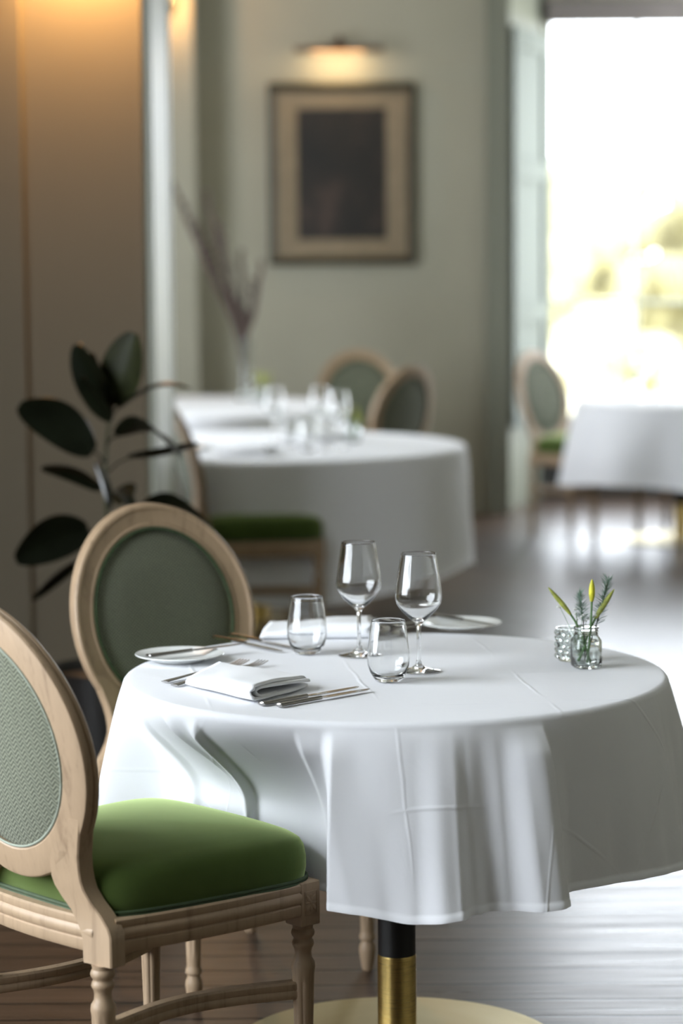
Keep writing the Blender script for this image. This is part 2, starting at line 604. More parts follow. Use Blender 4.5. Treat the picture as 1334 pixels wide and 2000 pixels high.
# canted window jamb
def quadwall(name, a, b_, z0, z1, th, mat):
    a, b_ = Vector((*a, 0)), Vector((*b_, 0))
    d = (b_ - a).normalized()
    nrm = Vector((d.y, -d.x, 0)) * th
    mb = MB()
    mb.loft([[(p.x, p.y, z) for p in (a, b_, b_ - nrm, a - nrm)] for z in (z0, z1)])
    o = mb.build(name, mat, smooth=False)
    return o
quadwall('wall_jamb', (0.99, 15.32), (1.29, 16.25), 0, ZC, 0.15, 'pilaster')['kind'] = 'structure'
sh = empty('trim_4', (0, 0, 0)); sh['kind'] = 'structure'
J0, J1 = Vector((1.012, 15.33)), Vector((1.285, 16.17))
def jb(t0, t1, z0, z1, th, name):
    a, q = J0.lerp(J1, t0), J0.lerp(J1, t1)
    o = quadwall(name, a, q, z0, z1, -th, 'shutter')
    o.parent = sh
    return o
jb(0, 1, 0.5, 2.88, 0.018, 'shutter_leaf')
for z0, z1 in ((0.5, 0.62), (1.12, 1.24), (1.98, 2.10), (2.76, 2.88)):
    jb(0, 1, z0, z1, 0.034, 'shutter_rail')
jb(0, 0.13, 0.5, 2.88, 0.036, 'shutter_stile'); jb(0.87, 1, 0.5, 2.88, 0.036, 'shutter_stile')

# window wall of the bay
struct('wall_window', [((1.2, 16.2, 0), (3.4, 16.4, 0.46)), ((1.2, 16.2, 3.02), (3.4, 16.4, ZC)), ((1.1, 16.2, 0), (1.29, 16.4, ZC)), ((3.05, 16.2, 0), (3.4, 16.4, ZC))], 'wall')
struct('baseboard_window', [((1.28, 16.16, 0), (3.3, 16.2, 0.46))], 'dark')
def window(name, X0, X1, z0, z1, Y, nx, zs, axis='x', depth=0.05):
    w = empty(name); w['kind'] = 'structure'
    f = MB(); t = 0.05
    def bx(a0, a1, c0, c1, th=depth):
        if axis == 'x': f.box((a0, Y - th / 2, c0), (a1, Y + th / 2, c1))
        else: f.box((Y - th / 2, a0, c0), (Y + th / 2, a1, c1))
    bx(X0, X1, z0, z0 + t); bx(X0, X1, z1 - t, z1); bx(X0, X0 + t, z0, z1); bx(X1 - t, X1, z0, z1)
    for k in range(1, nx):
        x = X0 + (X1 - X0) * k / nx
        bx(x - 0.013, x + 0.013, z0, z1, depth * .7)
    for z in zs:
        bx(X0, X1, z - 0.013, z + 0.013, depth * .7)
    f.build('window_frame', 'trim', w, smooth=False)
    g = MB()
    if axis == 'x': g.box((X0 + 0.01, Y - 0.003, z0 + 0.01), (X1 - 0.01, Y + 0.003, z1 - 0.01))
    else: g.box((Y - 0.003, X0 + 0.01, z0 + 0.01), (Y + 0.003, X1 - 0.01, z1 - 0.01))
    g.build('pane', 'pane', w, smooth=False)
    return w
window('window_1', 1.29, 3.05, 0.46, 3.02, 16.28, 3, (1.225, 2.12))
window('window_2', 14.4, 16.0, 0.6, 3.5, 3.42, 3, (1.4, 2.2), 'y')
window('window_3', 2.0, 5.2, 0.6, 3.5, -2.9, 3, (1.5, 2.5), 'y')
window('window_4', 10.4, 12.6, 0.6, 3.5, -2.9, 3, (1.5, 2.5), 'y')
bl = MB().box((1.29, 16.08, 2.955), (3.25, 16.2, 3.10), 0.01)
tag(bl.build('roller_blind', 'pelmet', smooth=False), 'brown-grey blind rolled up along the top of the bright window', 'blind')

# garden outside the far window
o = MB().box((-30, 17, -0.6), (40, 70, -0.5)).build('lawn', 'lawn', smooth=False)
tag(o, 'pale sunlit lawn outside the far window', 'lawn', kind='stuff')
def shrub(name, c, rad, mat, label, cat, seed, n=26, group=None):
    rnd = random.Random(seed)
    mb = MB()
    for _ in range(n):
        u, a, rr = rnd.uniform(-1, 1), rnd.uniform(0, 2 * pi), rnd.uniform(0.35, 1)
        q = sqrt(1 - u * u)
        p = Vector((rad[0] * q * cos(a) * rr, rad[1] * q * sin(a) * rr, rad[2] * u * rr))
        r = min(rad) * rnd.uniform(0.25, 0.45)
        nn = 8
        mb.loft([[(c[0] + p.x + r * sin(pi * i / 6) * cos(2 * pi * k / nn) * (1 + .25 * sin(k * 3 + i)), c[1] + p.y + r * sin(pi * i / 6) * sin(2 * pi * k / nn),
                   c[2] + p.z + r * cos(pi * i / 6)) for k in range(nn)] for i in range(1, 6)])
    t = empty(name, (0, 0, 0), 0, label, cat, group)
    mb.build('foliage', mat, t)
    MB().tube([(c[0], c[1], -0.5), (c[0], c[1], c[2])], 0.12, 8).build('trunk', 'stem', t)
G_T = 'garden trees outside the far window'
for k, (x, y, z, r, h_, lb) in enumerate(((3.0, 38, 1.5, 1.3, 1.7, 'sunlit garden tree outside, at the left edge of the far window'),
                                          (5.1, 40, 1.3, 1.5, 1.5, 'rounded sunlit garden tree outside, second from the left edge of the far window'),
                                          (7.4, 37, 1.6, 1.5, 1.9, 'taller sunlit garden tree outside, at the right of the far window'))):
    shrub('garden_tree', (x, y, z), (r, 1.2, h_), 'hedge', lb, 'tree', 3 + k, 34, G_T)
shrub('garden_bush', (3.0, 27, 0.45), (0.8, 0.8, 0.7), 'hedge', 'low bright bush outside the far window', 'bush', 8)


# ------------------------------------------------------------------ chairs
FWH, RWH, DEP, BB = 0.225, 0.19, 0.42, 0.382
REC, OC, OA, OB, CV, Y0 = 0.226, 0.758, 0.237, 0.251, 0.45, -0.013
RW = 0.055


def BK(u, z, off=0.0):
    return (u, -DEP / 2 + Y0 - REC * max(z - 0.47, 0) + CV * u * u + off, z)  # reclined oval


def legprof(front=True):
    return [(0.0005, 0), (0.011, 0), (0.0125, 0.004), (0.0165, 0.03), (0.0185, 0.045), (0.0175, 0.055), (0.0135, 0.064), (0.0135, 0.067), (0.0175, 0.071), (0.0178, 0.078), (0.0150, 0.084),
            (0.0148, 0.088), (0.0150, 0.10), (0.0205, 0.292), (0.0218, 0.303), (0.0210, 0.312), (0.0160, 0.320), (0.0150, 0.330), (0.0165, 0.338), (0.0190, 0.342), (0.0200, 0.346), (0.0190, 0.351), (0.0168, 0.354),
            (0.0168, 0.357), (0.0200, 0.361), (0.0215, 0.366), (0.0200, 0.371), (0.0180, 0.374), (0.0185, 0.377), (0.0195, BB), (0.0005, BB)]


def legmod(z, a):
    if 0.115 < z < 0.285:
        k = 1.0
        return 1 - 0.10 * max(0, cos(8 * a)) ** 1.5 * k
    return 1


def add_leg(mb, x, y):
    pr = legprof()
    fine = []
    for (r0, z0), (r1, z1) in zip(pr, pr[1:]):
        fine.append((r0, z0))
        if z1 - z0 > 0.1:
            for q in (0.07, 0.08, 0.5, 0.92, 0.93):
                fine.append((r0 + (r1 - r0) * q, z0 + (z1 - z0) * q))
    fine.append(pr[-1])
    mb.lathe(fine, 48, (x, y, 0), legmod)


def cushion_outline(n=120, grow=0.0):
    """rounded trapezoid with bowed sides"""
    pts = []
    fy, ry = 0.238, -0.205
    fx, rx = 0.243, 0.203
    corners = [(-rx, ry), (rx, ry), (fx, fy), (-fx, fy)]
    e = 7.0
    for k in range(n):
        a = 2 * pi * k / n
        c, s_ = cos(a), sin(a)
        q = (abs(c) ** e + abs(s_) ** e) ** (-1 / e)
        X, Y = c * q, s_ * q
        t = (Y + 1) / 2
        hx = rx + (fx - rx) * t + 0.008 * (1 - Y * Y)
        y = ry + (fy - ry) * t
        y += (0.012 * (1 - X * X)) * (1 if Y > 0 else -0.4) * abs(Y)
        pts.append(((hx + grow) * X, y + grow * Y))
    return pts


def build_chair(loc, rz, label, group):
    t = empty('dining_chair', loc, rz, label, 'chair', group)
    # legs
    for sx, sy, w in ((-1, 1, FWH), (1, 1, FWH), (-1, -1, RWH), (1, -1, RWH)):
        mb = MB()
        x, y = sx * w, sy * DEP / 2
        add_leg(mb, x, y)
        if sy > 0:
            mb.box((x - .0225, y - .0225, BB), (x + .0225, y + .0225, 0.462), 0.0015)
        lg = mb.build('leg', 'ash', t)
        if sy > 0:   # carved rosette on both outer faces of the front block
            cv = MB()
            zc, hw, hh = 0.424, 0.0145, 0.0215
            def face(p, q, d):   # p across, q up, d outwards -> xyz, on the side face and on the front face
                return [(x + sx * (.0225 + d), y + p, zc + q), (x + p, y + .0225 + d, zc + q)]
            for fi in (0, 1):
                F = lambda p, q, d: face(p, q, d)[fi]
                for (p0, p1, q0, q1) in ((-hw, hw, hh - .0016, hh), (-hw, hw, -hh, -hh + .0016), (-hw, -hw + .0016, -hh, hh), (hw - .0016, hw, -hh, hh)):
                    cv.loft([[F(p0, q0, d), F(p1, q0, d), F(p1, q1, d), F(p0, q1, d)] for d in (-.001, .0012)])
                for kk in range(8):
                    a = kk * pi / 4 + pi / 8 * 0
                    L = 0.0125 if kk % 2 else 0.0095
                    wd = 0.0032 if kk % 2 else 0.0024
                    ca, sa = cos(a), sin(a) * 1.3
                    rings = []
                    for i in range(7):
                        q = i / 6
                        rr = .0025 + L * q
                        ww = wd * sin(pi * (0.12 + 0.80 * q)) + .0003
                        ring = []
                        for j in range(6):
                            b_ = 2 * pi * j / 6
                            ring.append(F(rr * ca - ww * cos(b_) * sa, rr * sa + ww * cos(b_) * ca, .0006 + .0016 * sin(b_)))
                        rings.append(ring)
                    cv.loft(rings)
                cv.loft([[F(r_ * cos(2 * pi * j / 10), r_ * sin(2 * pi * j / 10), d) for j in range(10)] for r_, d in ((.003, -.0005), (.003, .0012), (.0015, .0026))])
            cv.build('carved_rosette', 'ash', lg)
    # seat frame: four moulded rails
    mb = MB()
    prof = [(0.010, 0.401), (0.0135, 0.408), (0.0135, 0.421), (0.0105, 0.4235), (0.014, 0.427), (0.0155, 0.435), (0.0145, 0.442), (0.0115, 0.445), (0.0135, 0.449), (0.0135, 0.458), (0.010, 0.461), (-0.012, 0.461), (-0.012, 0.401)]
    def rail(p0, p1, bow, out):
        P = []
        for k in range(13):
            q = k / 12
            p = Vector(p0).lerp(Vector(p1), q) + Vector(out) * bow * sin(pi * q)
            P.append(p)
        rings = []
        for k, p in enumerate(P):
            d = (P[min(k + 1, 12)] - P[max(k - 1, 0)]).normalized()
            nrm = Vector((d.y, -d.x))
            if nrm.dot(Vector(out)) < 0: nrm = -nrm
            rings.append([(p.x + nrm.x * a, p.y + nrm.y * a, z) for a, z in prof])
        mb.loft(rings)
    h = DEP / 2
    rail((FWH + .008, h - .02), (RWH + .010, -h + .015), 0.012, (1, 0))
    rail((-FWH - .008, h - .02), (-RWH - .010, -h + .015), 0.012, (-1, 0))
    rail((-FWH + .02, h + .008), (FWH - .02, h + .008), 0.010, (0, 1))
    rail((-RWH + .01, -h + .0), (RWH - .01, -h + .0), 0.014, (0, -1))
    mb.build('seat_frame', 'ash', t)
    # cushion
    mb = MB()
    out = cushion_outline()
    prof = [(0.985, .459), (1.0, .466), (1.012, .485), (1.012, .505), (1.0, .522), (0.975, .534), (0.93, .542), (0.86, .549), (0.72, .556), (0.55, .5605), (0.35, .5635), (0.15, .565), (0.04, .5655)]
    mb.loft([[(x * s_, 0.015 + (y - 0.015) * s_, z) for x, y in out] for s_, z in prof])
    cu = mb.build('seat_cushion', 'velvet', t, angle=80)
    wl = MB()
    for z, g in ((.4605, .0035), (.4665, .0035)):
        o2 = [(x, y, z) for x, y in cushion_outline(120, g)]
        wl.tube(o2, 0.0034, 8, closed=True)
    wl.build('welt', 'welt', cu)
    # side stretchers, arched inwards
    for sx in (-1, 1):
        mb = MB()
        P = []
        for k in range(17):
            q = k / 16
            p = Vector((sx * FWH, h, .262)).lerp(Vector((sx * RWH, -h, .262)), q)
            p.x -= sx * 0.052 * sin(pi * q)
            P.append(p)
        pr = [(-.010, -.016), (.010, -.016), (.0125, -.012), (.0125, -.003), (.0105, 0), (.0125, .003), (.0125, .012), (.009, .016), (-.009, .016), (-.0125, .012), (-.0125, .003), (-.0105, 0), (-.0125, -.003), (-.0125, -.012)]
        mb.sweep(P, pr)
        mb.build('stretcher', 'ash', t)
    # oval back ring
    mb = MB()
    pr = [(0, -.010), (0, .010), (.003, .015), (.008, .0165), (.012, .013), (.040, .013), (.045, .0165), (.051, .015), (.0545, .010), (.0545, .004), (.0520, .001), (.0550, -.002), (.0550, -.010), (.0525, -.0145), (.047, -.016), (.004, -.016), (.0, -.013)]
    n = 96
    rings = []
    for k in range(n + 1):
        a = 2 * pi * k / n
        rings.append([BK((OA - RW + r_) * cos(a), OC + (OB - RW + r_) * sin(a), d) for r_, d in pr])
    mb.loft(rings, caps=False)
    mb.build('back_frame', 'ash', t, weld=True, angle=30)
    # stiles carry the oval down to the rear legs
    zin = [(.640, .172), (.60, .135), (.57, .108), (.545, .098), (.525, .096), (.51, .099), (.49, .112), (.47, .129), (.45, .144), (.435, .152), (.42, .156), (BB, .157)]
    zout = [(.640, .200), (.60, .186), (.57, .176), (.545, .171), (.525, .170), (.51, .172), (.49, .183), (.47, .199), (.45, .216), (.435, .2225), (.42, .223), (BB, .223)]
    for sx in (-1, 1):
        mb = MB()
        rings = []
        for (z, ui), (_, uo) in zip(zin, zout):
            c = .0025
            rings.append([BK(sx * ui, z, -.014), BK(sx * (ui + c), z, -.0163), BK(sx * (uo - c), z, -.0163), BK(sx * uo, z, -.014),
                          BK(sx * uo, z, .014), BK(sx * (uo - c), z, .0163), BK(sx * (ui + c), z, .0163), BK(sx * ui, z, .014)])
        mb.loft(rings)
        mb.build('stile', 'ash', t, angle=35)
    # upholstered oval, front and rear
    def pad(name, mat, a, b_, off0, off1, par):
        mb = MB()
        rings = []
        for s_ in [1.0, .985, .95, .88, .75, .55, .3, .05]:
            d = off0 + (off1 - off0) * (1 - s_ ** 5 if s_ < 1 else 0)
            rings.append([BK(a * s_ * cos(2 * pi * k / 72), OC + b_ * s_ * sin(2 * pi * k / 72), d) for k in range(72)])
        mb.loft(rings)
        return mb.build(name, mat, par, angle=80)
    ia, ib = OA - RW, OB - RW
    bp = pad('backrest', 'fabric', ia + .002, ib + .002, .002, .024, t)
    pp_ = MB().tube([BK((ia - .002) * cos(2 * pi * k / 96), OC + (ib - .002) * sin(2 * pi * k / 96), .0155) for k in range(96)], .0042, 8, closed=True)
    pp_.build('piping', 'welt', bp)
    rp_ = pad('rear_panel', 'fabric', ia + .002, ib + .002, -.004, -.0135, t)
    gm = MB().tube([BK((ia - .002) * cos(2 * pi * k / 96), OC + (ib - .002) * sin(2 * pi * k / 96), -.0145) for k in range(96)], .0022, 6, closed=True)
    gm.build('gimp_trim', 'gimp', rp_)
    return t


GCH = 'oval-backed chairs with green velvet seats'
def rot(deg): return radians(deg - 90)
C1, A1 = (-0.382, 4.530), 41.8
C2, A2 = (-0.255, 5.570), -55.0
chair = build_chair((C1[0], C1[1], 0), rot(A1), 'pale wooden chair in the left foreground, seen from behind, its green seat in full view', GCH)
copy_tree(chair, (C2[0], C2[1], 0), rot(A2), 'oval-backed chair behind the left side of the laid front table, its fabric front facing us')
copy_tree(chair, (-0.355, 10.02, 0), rot(16), 'chair in front of the middle table, half hidden by the end of the wall')
copy_tree(chair, (0.09, 12.75, 0), rot(141), 'shaded oval-backed chair behind the right side of the middle table, seen from its rear')
copy_tree(chair, (0.13, 14.10, 0), rot(-84), 'pale-backed chair below the framed painting, behind the shaded chair')
copy_tree(chair, (1.33, 13.96, 0), rot(-38), 'chair seen from its side left of the table by the window')
copy_tree(chair, (2.12, 14.35, 0), rot(-120), 'chair behind the table by the window, at the right edge of the photo')


# ------------------------------------------------------------------ tables and cloths
def table(c, R, label, base=0.33, colx=0.0):
    t = empty('round_table', (c[0], c[1], 0), 0, label, 'table', 'round pedestal tables')
    MB().lathe([(0.001, .722), (R - .02, .722), (R - .004, .728), (R - .004, .742), (R - .01, .75), (0.001, .75)], 72).build('table_top', 'ash', t)
    MB().lathe([(0.001, .19), (.0375, .19), (.0375, .7), (.09, .71), (.09, .722), (0.001, .722)], 48).build('column', 'black', t)
    MB().lathe([(0.001, .013), (.040, .013), (.0385, .018), (.0385, .19), (.0375, .195), (0.001, .195)], 48).build('column_sleeve', 'brass', t)
    MB().lathe([(0.001, 0), (base, 0), (base + .001, .004), (base - .004, .009), (.05, .015), (0.001, .015)], 96).build('base_plate', 'disc', t)
    return t


table((0.103, 4.965), 0.505, 'small round table laid for two in front, on a black and brass column')
table((-0.35, 10.78), 0.855, 'larger round table in the middle distance under a long white cloth')
table((-0.85, 13.55), 0.855, 'round table farthest back on the left, beside the vase of twigs')
table((1.83, 13.72), 0.545, 'round table in front of the bright window on the right')


def seat_front_limit(p, chairs):
    """push a cloth point radially so that it hangs in front of the seats pushed under it"""
    return p


def cloth(name, c, R, ztop, rho, drop, label, mat='cloth', nphi=720, nt=46, gpow=0.8, seats=(), pleat=None, ns=14):
    """round cloth: flat top, rolled edge, skirt. rho(phi) = radius at hem; drop(phi) = length"""
    mb = MB()
    uv = []
    rings = []
    er = 0.014
    for i in range(ns):
        rr = (R - er) * ((i + 0.15) / (ns - 0.85))
        ring = []
        for k in range(nphi):
            a = 2 * pi * k / nphi
            x, y = rr * sin(a), -rr * cos(a)
            z = ztop + 0.0006 * noise.noise(Vector((c[0] + x * 6, c[1] + y * 6, 0)))
            ring.append((c[0] + x, c[1] + y, z)); uv.append((x, y))
        rings.append(ring)
    for i in range(1, nt + 3):
        ring = []
        for k in range(nphi):
            a = 2 * pi * k / nphi
            deg = math.degrees(a)
            if deg > 180: deg -= 360
            D = drop(deg)
            L = er * pi / 2
            s = (i / nt) ** 1.15 * (D + L - .011) if i <= nt else D + L - (.0105 if i == nt + 1 else 0)
            hemf = .0014 if i > nt else 0
            x0 = R - er
            if s < L:
                th = s / er
                r_, z = x0 + er * sin(th), ztop - er * (1 - cos(th))
                q = 0
            else:
                q = (s - L) / D
                r_, z = R, ztop - er - (s - L)
            f = q ** gpow
            tgt = rho(deg, q)
            r_ += (tgt - R) * f
            # gentle random buckle
            r_ += 0.006 * min(1, q * 3) * noise.noise(Vector((sin(a) * 5, cos(a) * 5, z * 4 + c[0])))
            # seats pushed underneath hold the cloth back
            for (sc, sa) in seats:
                F = Vector((cos(radians(sa)), sin(radians(sa))))
                Rv = Vector((F.y, -F.x))
                dirv = Vector((sin(a), -cos(a)))
                front = Vector(sc) + F * 0.258
                den = dirv.dot(-F)
                if den > 0.05:
                    lim = (Vector(c) - front).dot(F) / den
                    hit = Vector(c) + dirv * lim - Vector(sc)
                    lat = abs(hit.dot(Rv))
                    wgt = 1 - smooth01((lat - 0.247) / 0.030)
                    if lim > 0.1 and wgt > 0:
                        zz = smooth01((ztop - 0.012 - z) / (ztop - 0.58))
                        want = R + (lim - R) * zz
                        if want < r_:
                            r_ += (want - r_) * wgt
            if pleat: r_ += pleat(deg, q)
            r_ += hemf
            x, y = r_ * sin(a), -r_ * cos(a)
            ring.append((c[0] + x, c[1] + y, z))
            uv.append(((x0 + s) * sin(a), -(x0 + s) * cos(a)))
        rings.append(ring)
    # rolled hem
    last = rings[-1]
    hem = []
    for k in range(nphi):
        a = 2 * pi * k / nphi
        p = last[k]
        hem.append((p[0] - .004 * sin(a), p[1] + .004 * cos(a), p[2] + .001)); uv.append(uv[len(uv) - nphi])
    rings.append(hem)
    mb.loft(rings, caps=False)
    mb.f.append(tuple(range(nphi)))
    mb.uv = uv
    o = mb.build(name, mat, angle=75)
    tag(o, label, 'tablecloth', 'white tablecloths')
    return o


KN = [(-180, .585), (-165, .61), (-150, .575), (-135, .60), (-120, .575), (-105, .60), (-92, .585), (-84, .610), (-76, .60), (-66, .575), (-58, .58), (-50, .595), (-41, .59), (-36, .575), (-28, .56), (-20, .553), (-15.8, .556),
      (-13.2, .600), (-8, .612), (-3, .616), (2, .626), (6.5, .642), (9, .638), (12, .606), (15, .590), (18, .603), (23, .642), (26, .645), (27.8, .636), (29.2, .580), (33, .566), (42, .573), (50, .588), (56, .600),
      (61, .608), (66, .590), (72, .577), (82, .585), (92, .61), (102, .58), (115, .61), (128, .58), (143, .61), (158, .58), (170, .60), (180, .585)]
def near_rho(d, q):
    # the left-hand fold slants to the right on its way down
    return interp(KN, d + 7.5 * (1 - q) * (smooth01((d + 32) / 10) * (1 - smooth01((d + 12) / 16))))
def near_drop(d):
    return 0.312 + 0.012 * exp(-((d - 1) / 6.0) ** 2) - 0.004 * smooth01((d - 27.5) / 2) * (1 if d < 120 else 0) + 0.003 * sin(radians(d * 7))
def near_pleat(d, q):
    # deep creases where the cloth is caught back at the left
    r = 0
    def ridge(c_, wl, wr):   # crest at c_, widths to the left and right of it
        e = d - c_
        return exp(-(e / (wl if e < 0 else wr)) ** 2)
    r += 0.020 * ridge(-44.5 + 3.5 * q, 2.6, 1.0) * smooth01(q * 7) * (1 - smooth01((q - .62) / .3))
    r += 0.010 * ridge(-55 + 19 * q, 1.0, 1.4) * smooth01(q * 7) * (1 - smooth01((q - .42) / .2))
    r += 0.010 * ridge(-67 + 2 * q, 4.0, 1.6) * smooth01(q * 5) * (1 - smooth01((q - .7) / .3))
    r -= 0.012 * ridge(-76 - 2 * q, 2.5, 2.5) * smooth01(q * 5) * (1 - smooth01((q - .7) / .3))
    # sharp vertical fold at front
    e = d - 6.5 * q
    r += 0.014 * smooth01((e + 21.5) / 1.6) * (1 - smooth01((e + 18) / 9)) * smooth01(q * 6) * (1 - q)
    r += 0.016 * smooth01((d - 19) / 7) * (1 - smooth01((d - 27.8) / 1.2)) * smooth01(q * 6) * (1 - q) ** 1.2
    return r
cloth('tablecloth', (0.103, 4.975), 0.535, 0.757, near_rho, near_drop, 'white tablecloth on the laid front table, hanging in soft folds over the green seat',
      seats=((C1, A1), (C2, A2)), pleat=near_pleat, nphi=1080, nt=60, ns=24)
cloth('tablecloth', (-0.35, 10.78), 0.88, 0.757, lambda d, q: .905 + .022 * sin(radians(d * 9)) * (1 if d < -2 else .25) + .02 * exp(-((d + 4) / 5.) ** 2),
      lambda d: (0.345 if d < 0 else .5) if abs(d) > 90 else interp([(-90, .345), (-14, .345), (-5, .52), (10, .55), (80, .47), (90, .5)], d), 'long white tablecloth on the middle table, one side hanging almost to the floor',
      nphi=540, nt=30, seats=(((-0.355, 10.02), 16),))
cloth('tablecloth', (-0.85, 13.55), 0.88, 0.757, lambda d, q: .92 + .02 * sin(radians(d * 11)), lambda d: .42, 'white tablecloth on the farthest left table, beyond the middle table', nphi=360, nt=20)
cloth('tablecloth', (1.83, 13.72), 0.57, 0.757, lambda d, q: .64 + .035 * sin(radians(d * 8 + 40)), lambda d: .42 + .02 * sin(radians(d * 3 + 20)), 'white tablecloth hanging in even folds on the table by the window', nphi=360, nt=20)


# ------------------------------------------------------------------ table settings
ZT = 0.7582


def wine_glass(loc, label, group='wine glasses'):
    t = empty('wine_glass', loc, 0, label, 'wine glass', group)
    out = [(.0005, .0), (.040, .0), (.0430, .0010), (.0425, .0022), (.030, .0035), (.015, .007), (.0065, .014), (.0042, .025), (.0037, .055), (.0040, .080), (.0055, .092), (.010, .098), (.022, .108), (.035, .121), (.0435, .134), (.0462, .145), (.0455, .160), (.0420, .185), (.0380, .210), (.0362, .222), (.0348, .2318), (.0346, .2335), (.0342, .2343), (.0338, .2343), (.0335, .2335)]
    inn = [(r - .0012, z) for r, z in [(.0348, .2318), (.0362, .222), (.0380, .210), (.0402, .197), (.0420, .185), (.0455, .160), (.0462, .145), (.0433, .1345), (.0345, .1225)]] + [(.0200, .1115), (.009, .1035), (.0005, .1020)]
    MB().lathe(out + inn, 64, caps=True).build('bowl_and_stem', 'glass', t, angle=80)
    return t


def tumbler(loc, label, group='water tumblers'):
    t = empty('water_glass', loc, 0, label, 'glass', group)
    out = [(.0005, .0010), (.020, .0), (.0245, .0008), (.0285, .006), (.036, .019), (.0402, .033), (.0412, .045), (.0400, .065), (.0362, .095), (.0340, .109), (.0328, .1168), (.0326, .1185), (.0322, .1193), (.0318, .1193), (.0315, .1185)]
    inn = [(r - .0013, z) for r, z in [(.0328, .1168), (.0340, .109), (.0362, .095), (.0384, .080), (.0400, .065), (.0409, .055), (.0412, .045), (.0400, .034), (.0352, .021), (.029, .013)]] + [(.020, .0095), (.0005, .0085)]
    MB().lathe(out + inn, 64, caps=True).build('tumbler_body', 'glass', t, angle=80)
    return t


wg = wine_glass((0.150, 4.985, ZT), 'wine glass standing right of the centre, nearer of the two on the front table')
copy_tree(wg, (0.034, 5.186, ZT), 0, 'wine glass behind and left of the other one on the front table')
tb = tumbler((0.088, 4.872, ZT), 'water tumbler at the front, beside the knife tips on the front table')
copy_tree(tb, (-0.073, 5.215, ZT), 0, 'water tumbler farther back, in front of the second folded napkin')


def plate(loc, label):
    t = empty('side_plate', loc, 0, label, 'plate', 'white side plates')
    MB().lathe([(.0005, .003), (.045, .003), (.048, 0), (.051, .0005), (.054, .004), (.070, .0085), (.0885, .0125), (.0905, .0140), (.0895, .0152), (.0700, .0112), (.0545, .0070), (.050, .0058), (.0005, .0055)], 80).build('plate_body', 'china', t, angle=60)
    return t


pl = plate((-0.331, 5.140, ZT), 'white side plate at the left edge of the front table, under a butter knife')
copy_tree(pl, (0.258, 5.545, ZT), 0, 'white side plate at the back edge of the front table')


def knife(p0, p1, label, L=None, name='table_knife', z0=ZT, z1=ZT, cat='knife', group='table knives'):
    p0, p1 = Vector((*p0, z0)), Vector((*p1, z1))
    d = p1 - p0
    ln = d.length
    t = empty(name, p0, 0, label, cat, group)
    t.rotation_euler = (0, -math.asin((z1 - z0) / ln), math.atan2(d.y, d.x))
    hl = ln * 0.46
    mb = MB()
    mb.sweep([Vector((hl * q, 0, .0045)) for q in (0, .01, .05, .2, .5, .8, .93, 1)],
             lambda q: [((.0072 if q < .12 else .0095 if q < .3 else .0085 if q < .5 else .0065 if q < .8 else .0050) * cos(2 * pi * k / 12) * (.6 if q == 0 else 1), .0038 * (.6 if q == 0 else 1) * sin(2 * pi * k / 12)) for k in range(12)])
    mb.build('handle', 'steel', t)
    bl_ = MB()
    outl = [(hl - .002, -.0045), (hl + .006, -.0085), (hl + .02, -.0095), (ln * .8, -.0090), (ln * .95, -.0065), (ln, -.001), (ln * .99, .003), (ln * .9, .005), (hl + .02, .0055), (hl - .002, .0045)]
    bl_.loft([[(x, y, z) for x, y in outl] for z in (.0038, .0052)])
    bl_.build('blade', 'steel', t, smooth=False)
    return t


def fork(p0, p1, label, zz=ZT, group='table forks'):
    p0, p1 = Vector((*p0, zz)), Vector((*p1, zz))
    d = p1 - p0
    ln = d.length
    t = empty('table_fork', p0, 0, label, 'fork', group)
    t.rotation_euler = (0, 0, math.atan2(d.y, d.x))
    mb = MB()
    pth = [(0, .003), (.01, .0035), (.05, .0045), (.10, .006), (ln - .085, .0085), (ln - .072, .009)]
    mb.sweep([Vector((x, 0, z)) for x, z in pth], lambda q: [((.009 if q < .15 else .0085 if q < .3 else .006 if q < .5 else .0035) * cos(2 * pi * k / 10), .0018 * sin(2 * pi * k / 10)) for k in range(10)])
    mb.build('handle', 'steel', t)
    tn = MB()
    # head plate
    xs = [ln - .075, ln - .068, ln - .060, ln - .050]
    ws = [.0035, .008, .0118, .0125]
    zs = [.009, .0075, .006, .005]
    tn.loft([[(x, -w, z), (x, w, z), (x, w, z + .0018), (x, -w, z + .0018)] for x, w, z in zip(xs, ws, zs)])
    for k in range(4):
        y = -.0108 + k * .0072
        P = [(ln - .051, .005), (ln - .035, .0045), (ln - .018, .006), (ln, .010)]
        tn.loft([[(x, y - w, z), (x, y + w, z), (x, y + w, z + .0016), (x, y - w, z + .0016)] for (x, z), w in zip(P, (.0017, .0014, .0013, .0007))])
    tn.build('tines', 'steel', t, smooth=False)
    return t


fork((-0.343, 4.868), (-0.196, 5.078), 'table fork under the front napkin, its handle end farthest left')
fork((-0.322, 4.826), (-0.158, 5.068), 'table fork under the front napkin, its tines nearest the tumbler')
knife((-0.150, 4.612), (0.030, 4.786), 'table knife beside the front napkin, the one nearer to the napkin')
knife((-0.118, 4.597), (0.050, 4.760), 'outermost table knife at the front edge of the front table')
knife((-0.392, 5.092), (-0.207, 5.235), 'butter knife lying across the left side plate', name='butter_knife', z0=ZT + .013, z1=ZT + .014, group='butter knives')
knife((0.205, 5.632), (0.330, 5.475), 'butter knife lying across the back side plate', name='butter_knife', z0=ZT + .014, z1=ZT + .013, group='butter knives')
knife((-0.273, 5.429), (-0.125, 5.225), 'long knife at the far left of the front table, handle by the table edge')
knife((-0.236, 5.455), (-0.100, 5.262), 'knife beside the back napkin, left of it')
fork((0.208, 5.610), (0.095, 5.440), 'fork between the back napkin and the back plate, nearer to the plate')
fork((0.172, 5.640), (0.062, 5.470), 'fork right beside the back napkin')


